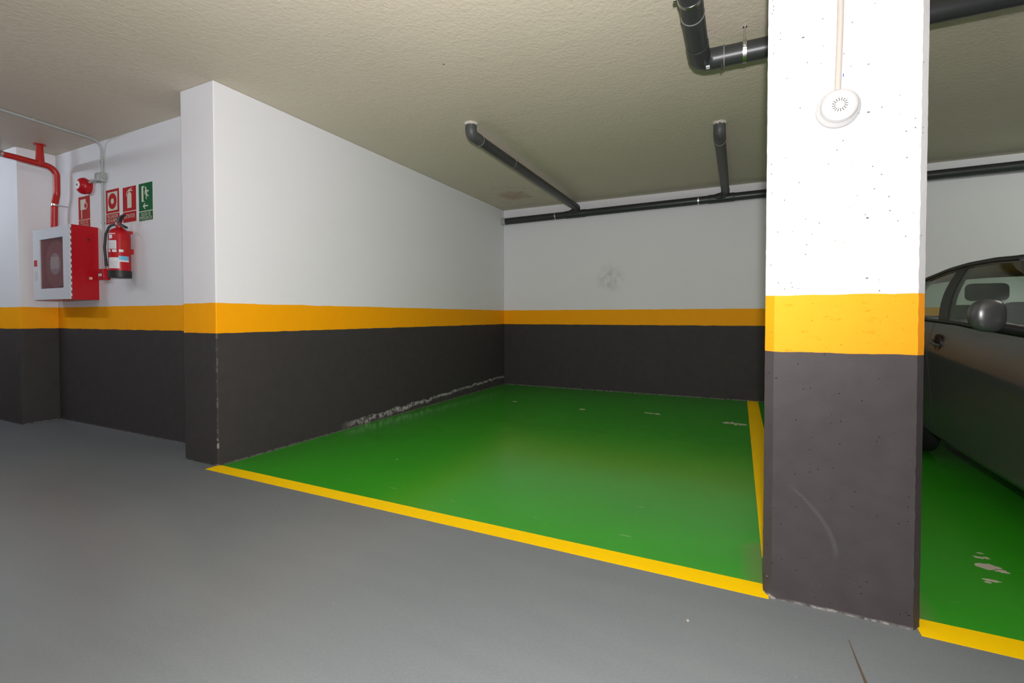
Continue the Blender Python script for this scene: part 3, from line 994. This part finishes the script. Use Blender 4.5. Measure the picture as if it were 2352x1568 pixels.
# exit sign
x0, x1, z0, z1 = -4.765, -4.552, 1.897, 2.220
t = sign('emergency_exit_sign', 'green emergency exit sign with a running figure and an arrow', x0, x1, z0, z1, 'greensign')
c_ = (x0 + x1) / 2
pic(t, 'symbol', [(c_ - 0.062, 2.060), (c_ - 0.020, 2.060), (c_ - 0.020, 2.066), (c_ - 0.034, 2.070), (c_ - 0.034, 2.182), (c_ - 0.016, 2.190), (c_ - 0.016, 2.196), (c_ - 0.062, 2.196)], 'signwhite')
pic(t, 'symbol', circ(c_ + 0.002, 2.176, 0.011, 16), 'signwhite')
pic(t, 'symbol', [(c_ - 0.014, 2.122), (c_ - 0.008, 2.118), (c_ + 0.000, 2.146), (c_ + 0.004, 2.118), (c_ + 0.004, 2.078), (c_ + 0.014, 2.078), (c_ + 0.018, 2.112), (c_ + 0.036, 2.098), (c_ + 0.046, 2.100), (c_ + 0.048, 2.108), (c_ + 0.038, 2.110), (c_ + 0.022, 2.128), (c_ + 0.024, 2.146), (c_ + 0.040, 2.138), (c_ + 0.052, 2.148), (c_ + 0.046, 2.156), (c_ + 0.038, 2.148), (c_ + 0.018, 2.164), (c_ + 0.002, 2.164), (c_ - 0.010, 2.154)], 'signwhite')
pic(t, 'symbol', [(c_ - 0.045, 2.022), (c_ - 0.008, 2.052), (c_ - 0.008, 2.040), (c_ - 0.022, 2.028), (c_ + 0.034, 2.028), (c_ + 0.034, 2.016), (c_ - 0.022, 2.016), (c_ - 0.008, 2.000), (c_ - 0.008, 1.990)], 'signwhite')
pic(t, 'rule', rect(x0, x1, 1.973, 1.980), 'signwhite')
text_mesh('lettering', 'SALIDA DE', 0.042, (c_, YS - 0.0004, 1.951), 'signwhite', t, 0.15)
text_mesh('lettering', 'EMERGENCIA', 0.042, (c_, YS - 0.0004, 1.917), 'signwhite', t, 0.185)
# hose sign (faded)
x0, x1, z0, z1 = -5.835, -5.615, 1.915, 2.222
t = sign('hose_reel_sign', 'faded red fire hose sign between the sounder and the cabinet', x0, x1, z0, z1, 'redfaded')
c_ = (x0 + x1) / 2
pic(t, 'symbol', rect(c_ - 0.070, c_ + 0.030, 2.095, 2.195), 'signwhite')
pic(t, 'symbol', rect(c_ - 0.058, c_ - 0.040, 2.010, 2.095), 'signpale')
pic(t, 'symbol', circ(c_ + 0.030, 2.130, 0.034), 'signpale', 0.0006)
pic(t, 'symbol', circ(c_ + 0.030, 2.130, 0.022), 'redfaded', 0.0010)
pic(t, 'rule', rect(x0, x1, 1.994, 2.001), 'signpale')
text_mesh('lettering', 'BOCA DE', 0.040, (c_, YS - 0.0004, 1.972), 'signpale', t, 0.14)
text_mesh('lettering', 'INCENDIO', 0.040, (c_, YS - 0.0004, 1.937), 'signpale', t, 0.16)

# ------------------------------------------------------------------ fire extinguisher
ex, ey, ez = -4.895, YW - 0.094, 1.396
t = thing('fire_extinguisher', 'red powder fire extinguisher with black base hung on the white wall', 'extinguisher', (ex, ey, ez))
er = 0.078
link_mesh('base_boot', lathe(bmesh.new(), (ex, ey, ez), (0, 0, 1), [(0, 0), (0, er + 0.001), (0.004, er + 0.004), (0.060, er + 0.004), (0.062, er), (0.062, 0)], 36), 'blackrub', t, True, 35)
link_mesh('cylinder_body', lathe(bmesh.new(), (ex, ey, ez + 0.055), (0, 0, 1), [(0, 0), (0, er), (0.315, er), (0.339, er * 0.95), (0.360, er * 0.78), (0.375, er * 0.50), (0.382, 0.024), (0.395, 0.022), (0.395, 0)], 40), 'red', t, True, 35)
zt = ez + 0.440
link_mesh('valve', lathe(bmesh.new(), (ex, ey, zt), (0, 0, 1), [(0, 0), (0, 0.024), (0.010, 0.026), (0.022, 0.022), (0.026, 0.016), (0.060, 0.016), (0.062, 0)], 20), 'redpipe', t, True, 35)
bm = bmesh.new()
hx = ex
prism_xz(bm, [(hx - 0.016, zt + 0.045), (hx + 0.012, zt + 0.040), (hx + 0.045, zt + 0.088), (hx + 0.085, zt + 0.098), (hx + 0.084, zt + 0.106), (hx + 0.040, zt + 0.100), (hx - 0.002, zt + 0.082), (hx - 0.018, zt + 0.062)], ey - 0.013, ey + 0.013)
link_mesh('squeeze_lever', bm, 'blackrub', t)
bm = bmesh.new()
prism_xz(bm, [(hx - 0.010, zt + 0.030), (hx + 0.014, zt + 0.036), (hx + 0.110, zt + 0.000), (hx + 0.112, zt - 0.012), (hx + 0.100, zt - 0.014), (hx + 0.010, zt + 0.020)], ey - 0.012, ey + 0.012)
link_mesh('carry_handle', bm, 'blackrub', t)
link_mesh('safety_pin', tube(bmesh.new(), [(ex - 0.03, ey - 0.016, zt + 0.05), (ex + 0.03, ey - 0.016, zt + 0.052)], 0.003, 8), 'steel', t)
link_mesh('gauge', lathe(bmesh.new(), (ex, ey - 0.014, zt + 0.028), (0, -1, 0), [(0, 0), (0, 0.014), (0.012, 0.014), (0.012, 0)], 18), 'steel', t, True, 35)
path = fillet([(ex - 0.010, ey - 0.012, zt + 0.030), (ex - 0.030, ey - 0.058, zt + 0.010), (ex - 0.037, ey - 0.084, zt - 0.07), (ex - 0.041, ey - 0.092, ez + 0.26), (ex - 0.037, ey - 0.086, ez + 0.16), (ex - 0.034, ey - 0.082, ez + 0.12)], 0.05)
link_mesh('discharge_hose', tube(bmesh.new(), path, 0.0095, 10), 'blackrub', t, True, 60)
link_mesh('nozzle', tube(bmesh.new(), [(ex - 0.037, ey - 0.086, ez + 0.16), (ex - 0.034, ey - 0.083, ez + 0.10)], 0.012, 10, radii=[0.0105, 0.012]), 'blackrub', t, True, 60)


def wrap_label(name, a0, a1, z0, z1, mat, grow=0.0008):
    """curved label on the cylinder; angles in degrees, 0 = towards -y, + towards +x"""
    bm = bmesh.new()
    n = 10
    lo, hi = [], []
    for i in range(n + 1):
        a = math.radians(a0 + (a1 - a0) * i / n)
        x, y = ex + math.sin(a) * (er + grow), ey - math.cos(a) * (er + grow)
        lo.append(bm.verts.new((x, y, z0)))
        hi.append(bm.verts.new((x, y, z1)))
    for i in range(n):
        bm.faces.new((lo[i], lo[i + 1], hi[i + 1], hi[i]))
    return link_mesh(name, bm, mat, t, True)


wrap_label('brand_label', -4, 44, ez + 0.372, ez + 0.378, 'label')
wrap_label('brand_label', 4, 28, ez + 0.335, ez + 0.366, 'label')
wrap_label('instruction_label', -6, 50, ez + 0.245, ez + 0.318, 'label')
wrap_label('pictogram_label', -4, 14, ez + 0.218, ez + 0.240, 'label')
wrap_label('pictogram_label', 26, 50, ez + 0.218, ez + 0.240, 'label')
wrap_label('text_panel', 74, 104, ez + 0.218, ez + 0.325, 'redfaded')
wrap_label('pictogram_label', 62, 84, ez + 0.220, ez + 0.242, 'label', 0.0014)
wrap_label('service_label', -2, 64, ez + 0.078, ez + 0.172, 'label')
wrap_label('inspection_sticker', 60, 116, ez + 0.150, ez + 0.186, 'labelblue', 0.0014)
wrap_label('inspection_sticker', 60, 116, ez + 0.136, ez + 0.150, 'label', 0.0014)
for i in range(5):
    wrap_label('print_line', -2, 46, ez + 0.254 + i * 0.012, ez + 0.2565 + i * 0.012, 'labelgrey', 0.0014)
for i in range(4):
    wrap_label('print_line', 4, 56, ez + 0.092 + i * 0.014, ez + 0.0945 + i * 0.014, 'labelgrey', 0.0014)
link_mesh('wall_bracket', nbox(ex - 0.018, ex + 0.018, ey + 0.03, YW, ez + 0.395, ez + 0.420, bev=0.003), 'redpipe', t)
bm = bmesh.new()
box(bm, ex - 0.01, ex + 0.03, ey + er * 0.8, YW, ez + 0.215, ez + 0.260, bev=0.002)
link_mesh('lower_bracket', bm, 'redpipe', t, True, 35)

# ------------------------------------------------------------------ detector on the column with its conduit
dx, dz = 0.3025, 1.775
t = thing('gas_detector', 'round white plastic detector with a slotted front on the column', 'detector', (dx, YC, dz))
link_mesh('base_plate', lathe(bmesh.new(), (dx, YC + 0.003, dz), (0, -1, 0), [(0, 0), (0, 0.063), (0.010, 0.0645), (0.011, 0.060), (0.011, 0)], 44), 'detector', t, True, 35)
link_mesh('gap_ring', lathe(bmesh.new(), (dx, YC - 0.007, dz), (0, -1, 0), [(0, 0), (0, 0.0615), (0.003, 0.0615), (0.003, 0)], 44), 'slot', t, True, 35)
cap = link_mesh('cap', lathe(bmesh.new(), (dx, YC - 0.0095, dz), (0, -1, 0), [(0, 0), (0, 0.0655), (0.010, 0.0655), (0.018, 0.060), (0.022, 0.056), (0.030, 0.0545), (0.038, 0.0515), (0.041, 0.046), (0.041, 0.030), (0.0415, 0.0)], 44), 'detector', t, True, 28)
for i in range(16):
    a = 2 * math.pi * i / 16 + 0.12
    ca, sa = math.cos(a), math.sin(a)
    bm = bmesh.new()
    r0, r1, wdt = 0.013, 0.0235, 0.0013
    pts = [(dx + ca * r0 - sa * wdt, dz + sa * r0 + ca * wdt), (dx + ca * r0 + sa * wdt, dz + sa * r0 - ca * wdt), (dx + ca * r1 + sa * wdt, dz + sa * r1 - ca * wdt), (dx + ca * r1 - sa * wdt, dz + sa * r1 + ca * wdt)]
    prism_xz(bm, pts, YC - 0.0512, YC - 0.0500)
    link_mesh('slot', bm, 'slot', cap)
t = thing('cable_conduit', 'cream conduit running up the column from the detector', 'conduit', (dx, YC, dz + 0.05))
link_mesh('conduit_run', tube(bmesh.new(), [(dx - 0.001, YC - 0.010, dz + 0.055), (dx + 0.004, YC - 0.010, 2.05), (dx + 0.010, YC - 0.010, H)], 0.0098, 14), 'cream', t, True, 50)
link_mesh('saddle_clip', lathe(bmesh.new(), (dx + 0.008, YC - 0.009, 2.45), (0, 0, 1), [(0, 0.0102), (0, 0.013), (0.016, 0.013), (0.016, 0.0102)], 14), 'cream', t)


# ------------------------------------------------------------------ ceiling battens, some added for fill light
BLAB = ('fluorescent ceiling batten over the aisle in front of the hose cabinet pier', 'fluorescent ceiling batten in front of the banded wall end',
        'fluorescent ceiling batten above the parked car', 'added unseen ceiling batten on the far side of the aisle, as fill light', 'added unseen ceiling batten beyond the parked car, brightening its windows')
for i, (bx, by, pw, cc) in enumerate(BATTENS):
    t = thing('ceiling_batten', BLAB[i], 'lamp', (bx, by, H), 'ceiling battens')
    bm = bmesh.new()
    prism_xz(bm, [(bx - 0.62, 2.635), (bx + 0.62, 2.635), (bx + 0.62, H), (bx - 0.62, H)], by - 0.03, by + 0.03)
    link_mesh('housing', bm, 'lampbody', t)
    k_ = NT('lit_tube')
    k_.bsdf.inputs['Base Color'].default_value = (0.9, 0.9, 0.9, 1)
    k_.bsdf.inputs['Emission Color'].default_value = (*cc, 1)
    k_.bsdf.inputs['Emission Strength'].default_value = pw
    link_mesh('tube', tube(bmesh.new(), [(bx - 0.58, by, 2.598), (bx + 0.58, by, 2.598)], 0.013, 12), k_.m, t, True, 60)
    for s in (-1, 1):
        link_mesh('lamp_holder', nbox(bx + s * 0.60 - 0.015, bx + s * 0.60 + 0.015, by - 0.02, by + 0.02, 2.575, 2.64), 'lampbody', t)


# ------------------------------------------------------------------ the parked car
def interp(tab, y):
    if y <= tab[0][0]:
        return tab[0][1]
    for (a, va), (b, vb) in zip(tab, tab[1:]):
        if y <= b:
            f = (y - a) / (b - a)
            f = f * f * (3 - 2 * f) * 0.35 + f * 0.65
            return va + (vb - va) * f
    return tab[-1][1]


CXM = 2.03
W_T = [(1.42, 0.46), (1.46, 0.60), (1.55, 0.70), (1.7, 0.78), (1.95, 0.84), (2.3, 0.868), (2.7, 0.878), (3.8, 0.88), (4.4, 0.872), (4.8, 0.845), (5.1, 0.79), (5.27, 0.72), (5.36, 0.62), (5.40, 0.50)]
ZB_T = [(1.42, 0.60), (1.5, 0.70), (1.65, 0.77), (1.9, 0.83), (2.25, 0.89), (2.6, 0.935), (2.9, 0.960), (3.37, 0.982), (3.8, 1.010), (4.15, 1.022), (4.7, 1.045), (5.0, 1.045), (5.22, 1.02), (5.34, 0.95), (5.40, 0.80)]
ZR_T = [(3.06, 1.310), (3.20, 1.345), (3.40, 1.375), (3.72, 1.394), (4.04, 1.400), (4.3, 1.394), (4.75, 1.364), (4.97, 1.330)]


def zc_(y):
    return max(0.56, min(0.88, 0.735 + (y - 2.88) * 0.0726))


def prof(y, side):
    Wd, zb, zc = interp(W_T, y), interp(ZB_T, y), zc_(y)
    zc = min(zc, zb - 0.08)
    z0 = 0.20 + 0.10 * max(0, (1.75 - y) / 0.33) + 0.12 * max(0, (y - 5.1) / 0.3)
    return [(Wd - 0.11, z0), (Wd - 0.060, z0 + 0.05), (Wd - 0.045, z0 + 0.13), (Wd - 0.022, (z0 + zc) / 2 + 0.06), (Wd - 0.006, zc - 0.05),
            (Wd, zc - 0.012), (Wd - 0.002, zc + 0.006), (Wd - 0.012, zc + 0.05), (Wd - 0.026, (zc + zb) / 2 + 0.025), (Wd - 0.045, zb - 0.010), (Wd - 0.060, zb)]


t = thing('parked_car', 'dark grey hatchback parked nose out in the bay behind the column', 'car', (CXM, 3.4, 0))
car = t
ys = [1.42 + (5.40 - 1.42) * i / 60 for i in range(61)]
bm = bmesh.new()
rings = []
for y in ys:
    pr = prof(y, 1)
    zb = interp(ZB_T, y)
    crown = 0.045 if y < 2.6 else (0.0 if y < 5.2 else 0.02)
    ring = [(-a, z) for a, z in pr[::-1]]
    ring = [(-a, z) for a, z in pr]
    left = [(-a, z) for a, z in pr]
    right = [(a, z) for a, z in pr[::-1]]
    topc = [(-pr[-1][0] * 0.6, zb + crown * 0.7), (0.0, zb + crown), (pr[-1][0] * 0.6, zb + crown * 0.7)]
    full = left + topc + right
    rings.append([bm.verts.new((CXM + a, y, z)) for a, z in full])
n = len(rings[0])
for a, b in zip(rings, rings[1:]):
    for i in range(n):
        bm.faces.new((a[i], a[(i + 1) % n], b[(i + 1) % n], b[i]))
bm.faces.new(rings[0])
bm.faces.new(rings[-1])
link_mesh('body_shell', bm, 'carpaint', car, True, 35)


def side_panel(name, side, y0, y1, i0, i1, grow, mat):
    bm = bmesh.new()
    nn = max(3, int((y1 - y0) / 0.06))
    g = []
    for k_i in range(nn + 1):
        y = y0 + (y1 - y0) * k_i / nn
        pr = prof(y, side)[i0:i1]
        g.append([bm.verts.new((CXM + side * (a + grow), y, z)) for a, z in pr])
    for a, b in zip(g, g[1:]):
        for i in range(len(a) - 1):
            bm.faces.new((a[i], a[i + 1], b[i + 1], b[i]))
    r = bmesh.ops.extrude_face_region(bm, geom=list(bm.faces))
    bmesh.ops.translate(bm, verts=[e for e in r['geom'] if isinstance(e, bmesh.types.BMVert)], vec=(-side * 0.008, 0, 0))
    return link_mesh(name, bm, mat, car, True, 35)


def side_pt(side, yb, yt, s, grow=0.0):
    bot = Vector((interp(W_T, yb) - 0.055, yb, interp(ZB_T, yb) - 0.004))
    top = Vector((0.675, yt, interp(ZR_T, yt)))
    p = bot.lerp(top, s)
    p.x += 0.030 * math.sin(math.pi * s) + grow
    return Vector((CXM + side * p.x, p.y, p.z))


def side_patch(name, side, b0, b1, t0, t1, s0, s1, mat, grow=0.0, thick=0.012, nu=8, nv=8):
    bm = bmesh.new()
    g = []
    for i in range(nu + 1):
        f = i / nu
        g.append([bm.verts.new(side_pt(side, b0 + (b1 - b0) * f, t0 + (t1 - t0) * f, s0 + (s1 - s0) * j / nv, grow)) for j in range(nv + 1)])
    for a, b in zip(g, g[1:]):
        for j in range(nv):
            bm.faces.new((a[j], a[j + 1], b[j + 1], b[j]))
    r = bmesh.ops.extrude_face_region(bm, geom=list(bm.faces))
    bmesh.ops.translate(bm, verts=[e for e in r['geom'] if isinstance(e, bmesh.types.BMVert)], vec=(-side * thick, 0, 0))
    return link_mesh(name, bm, mat, car, True, 40)


for s in (-1, 1):
    fd = side_panel('front_door', s, 2.78, 4.10, 1, 10, 0.004, 'carpaint')
    rd = side_panel('rear_door', s, 4.11, 4.76, 1, 10, 0.004, 'carpaint')
    # belt moulding, pillars, windows
    bm = bmesh.new()
    pts = [Vector((CXM + s * (interp(W_T, y) - 0.050), y, interp(ZB_T, y) + 0.004)) for y in [2.62 + 2.2 * i / 30 for i in range(31)]]
    link_mesh('belt_moulding', tube(bm, pts, 0.011, 8), 'cartrim', car, True, 60)
    side_patch('windscreen_pillar', s, 2.36, 2.70, 3.06, 3.46, 0.0, 1.0, 'carpaint', 0.003, 0.03)
    side_patch('front_side_window', s, 2.70, 3.93, 3.46, 4.04, 0.02, 0.93, 'carglass', 0.0, 0.004, 14, 10)
    side_patch('door_pillar', s, 3.93, 4.09, 4.04, 4.20, 0.0, 0.97, 'cartrim', 0.003, 0.03)
    side_patch('rear_side_window', s, 4.09, 4.74, 4.20, 4.72, 0.02, 0.93, 'carglass', 0.0, 0.004, 10, 10)
    side_patch('rear_pillar', s, 4.74, 5.24, 4.72, 4.97, 0.0, 1.0, 'carpaint', 0.003, 0.03)
    bm = bmesh.new()
    pts = [Vector((CXM + s * 0.688, y, interp(ZR_T, y) - 0.012)) for y in [3.40 + 1.40 * i / 24 for i in range(25)]]
    link_mesh('window_rail', tube(bm, pts, 0.017, 8), 'cartrim', car, True, 60)
    # wheels with arches
    for yw in (2.20, 4.74):
        wo = CXM + s * (interp(W_T, yw) + 0.004)
        arch = link_mesh('wheel_arch', lathe(bmesh.new(), (wo, yw, 0.305), (-s, 0, 0), [(0, 0.335), (0, 0.355), (0.05, 0.355), (0.05, 0.0)], 36), 'cartrim', car, True, 40)
        tw = link_mesh('tyre', lathe(bmesh.new(), (wo + s * 0.006, yw, 0.302), (-s, 0, 0), [(0, 0.195), (0.0, 0.27), (0.02, 0.298), (0.05, 0.302), (0.15, 0.302), (0.18, 0.295), (0.195, 0.26), (0.195, 0.19)], 40), 'tyre', car, True, 40)
        bm = bmesh.new()
        lathe(bm, (wo + s * 0.004, yw, 0.302), (-s, 0, 0), [(0, 0.178), (0, 0.200), (0.10, 0.195), (0.10, 0.0)], 36)
        lathe(bm, (wo + s * 0.004, yw, 0.302), (-s, 0, 0), [(0, 0), (0, 0.035), (0.05, 0.05), (0.09, 0.06)], 20)
        for q in range(5):
            a = 2 * math.pi * q / 5 + 0.3
            tube(bm, [(wo - s * 0.02, yw + math.cos(a) * 0.03, 0.302 + math.sin(a) * 0.03), (wo - s * 0.012, yw + math.cos(a) * 0.186, 0.302 + math.sin(a) * 0.186)], 0.018, 8)
        link_mesh('wheel_rim', bm, 'rim', tw, True, 40)
    # door handles: a shaded dish with a grip across it
    for yh in (3.93, 4.58):
        zc = 0.884 + (yh - 3.93) * 0.06
        wx = CXM + s * (interp(W_T, yh) - 0.012)
        hd = link_mesh('handle_dish', lathe(bmesh.new(), (wx - s * 0.002, yh, zc), (s, 0, 0), [(0, 0), (0, 0.056), (0.011, 0.056), (0.012, 0.050), (0.008, 0.036), (0.007, 0)], 28), 'handledish', car, True, 40)
        link_mesh('handle_grip', tube(bmesh.new(), [(wx + s * 0.010, yh - 0.050, zc - 0.016), (wx + s * 0.020, yh - 0.020, zc - 0.012), (wx + s * 0.022, yh + 0.040, zc + 0.000), (wx + s * 0.010, yh + 0.085, zc + 0.010)], 0.010, 10), 'carpaint', hd, True, 60)
    # mirror
    mx, my, mz = CXM + s * 1.025, 2.84, 1.058
    bm = bmesh.new()
    bmesh.ops.create_uvsphere(bm, u_segments=28, v_segments=18, radius=1.0)
    for v in bm.verts:
        c = v.co
        sq = lambda q, e: math.copysign(abs(q) ** e, q)
        yy = sq(c.y, 0.75)
        taper = 1.0 - 0.10 * (c.x * s)
        v.co = Vector((mx + sq(c.x, 0.78) * 0.064, my + (yy * 0.050 if yy < 0 else yy * 0.036), mz + sq(c.z, 0.78) * 0.074 * taper))
    mr = link_mesh('door_mirror', bm, 'carpaint', car, True)
    link_mesh('mirror_glass', lathe(bmesh.new(), (mx, my + 0.036, mz), (0, 1, 0), [(0, 0), (0, 0.048), (0.005, 0.046), (0.005, 0)], 24), 'mirror', mr)
    link_mesh('mirror_arm', tube(bmesh.new(), [(CXM + s * 0.80, my + 0.01, 0.985), (CXM + s * 0.90, my + 0.01, 0.992), (mx - s * 0.03, my, mz - 0.045)], 0.026, 10), 'cartrim', mr, True, 60)
    # lamps
    bm = bmesh.new()
    bmesh.ops.create_uvsphere(bm, u_segments=20, v_segments=12, radius=1.0)
    for v in bm.verts:
        v.co = Vector((CXM + s * 0.61 + v.co.x * 0.15, 1.60 + v.co.y * 0.13, 0.665 + v.co.z * 0.075))
    link_mesh('headlamp', bm, 'lens', car, True)
    bm = bmesh.new()
    bmesh.ops.create_uvsphere(bm, u_segments=20, v_segments=12, radius=1.0)
    for v in bm.verts:
        v.co = Vector((CXM + s * 0.66 + v.co.x * 0.09, 5.27 + v.co.y * 0.09, 0.86 + v.co.z * 0.13))
    link_mesh('tail_lamp', bm, 'lamp_red', car, True)

# roof
bm = bmesh.new()
g = []
for i in range(25):
    y = 3.06 + (4.97 - 3.06) * i / 24
    zr = interp(ZR_T, y)
    row = []
    for j in range(17):
        f = -1 + 2 * j / 16
        row.append(bm.verts.new((CXM + f * 0.695, y, zr - 0.010 + 0.062 * (1 - abs(f) ** 2.6))))
    g.append(row)
for a, b in zip(g, g[1:]):
    for j in range(16):
        bm.faces.new((a[j], a[j + 1], b[j + 1], b[j]))
r = bmesh.ops.extrude_face_region(bm, geom=list(bm.faces))
bmesh.ops.translate(bm, verts=[e for e in r['geom'] if isinstance(e, bmesh.types.BMVert)], vec=(0, 0, -0.02))
link_mesh('roof_panel', bm, 'carpaint', car, True, 40)


def screen(name, yb, zb, wb, yt, zt_, wt, bow, mat='carglass'):
    bm = bmesh.new()
    g = []
    for i in range(9):
        f = i / 8
        row = []
        for j in range(13):
            u = -1 + 2 * j / 12
            wd = wb + (wt - wb) * f
            row.append(bm.verts.new((CXM + u * wd, yb + (yt - yb) * f + bow * (1 - u * u) * (1 if yb > 4 else -1), zb + (zt_ - zb) * f + 0.045 * (1 - u * u) * f)))
        g.append(row)
    for a, b in zip(g, g[1:]):
        for j in range(12):
            bm.faces.new((a[j], a[j + 1], b[j + 1], b[j]))
    return link_mesh(name, bm, mat, car, True)


screen('windscreen', 2.34, 0.92, 0.80, 3.07, 1.305, 0.68, 0.06)
screen('rear_window', 5.22, 1.03, 0.74, 4.96, 1.32, 0.67, 0.05)
# cabin
bm = bmesh.new()
box(bm, CXM - 0.76, CXM + 0.76, 2.72, 5.10, 0.955, 1.000, bev=0.004)
link_mesh('cabin_tray', nbox(CXM - 0.70, CXM + 0.70, 4.75, 5.12, 1.045, 1.060), 'cartrim', car)
link_mesh('dashboard', nbox(CXM - 0.74, CXM + 0.74, 2.55, 2.90, 0.94, 1.005, bev=0.02), 'cartrim', car, True, 40)
bm.free()
for sxs in (-0.37, 0.37):
    for ysx in (3.78, 4.62):
        bm = bmesh.new()
        box(bm, CXM + sxs - 0.23, CXM + sxs + 0.23, ysx, ysx + 0.12, 0.98, 1.14, bev=0.045, seg=3)
        st = link_mesh('seat_back', bm, 'carseat', car, True, 60)
        link_mesh('headrest', nbox(CXM + sxs - 0.12, CXM + sxs + 0.12, ysx + 0.03, ysx + 0.12, 1.17, 1.30, bev=0.035, seg=3), 'carseat', st, True, 60)
bm = bmesh.new()
ang = [2 * math.pi * i / 24 for i in range(25)]
tube(bm, [(CXM + 0.37 + math.cos(a) * 0.18, 3.05 - math.sin(a) * 0.05, 1.00 + math.sin(a) * 0.17) for a in ang], 0.014, 8)
link_mesh('steering_wheel', bm, 'cartrim', car, True, 60)
# front bumper grille
link_mesh('grille', nbox(CXM - 0.38, CXM + 0.38, 1.405, 1.43, 0.36, 0.50, bev=0.01), 'cartrim', car)
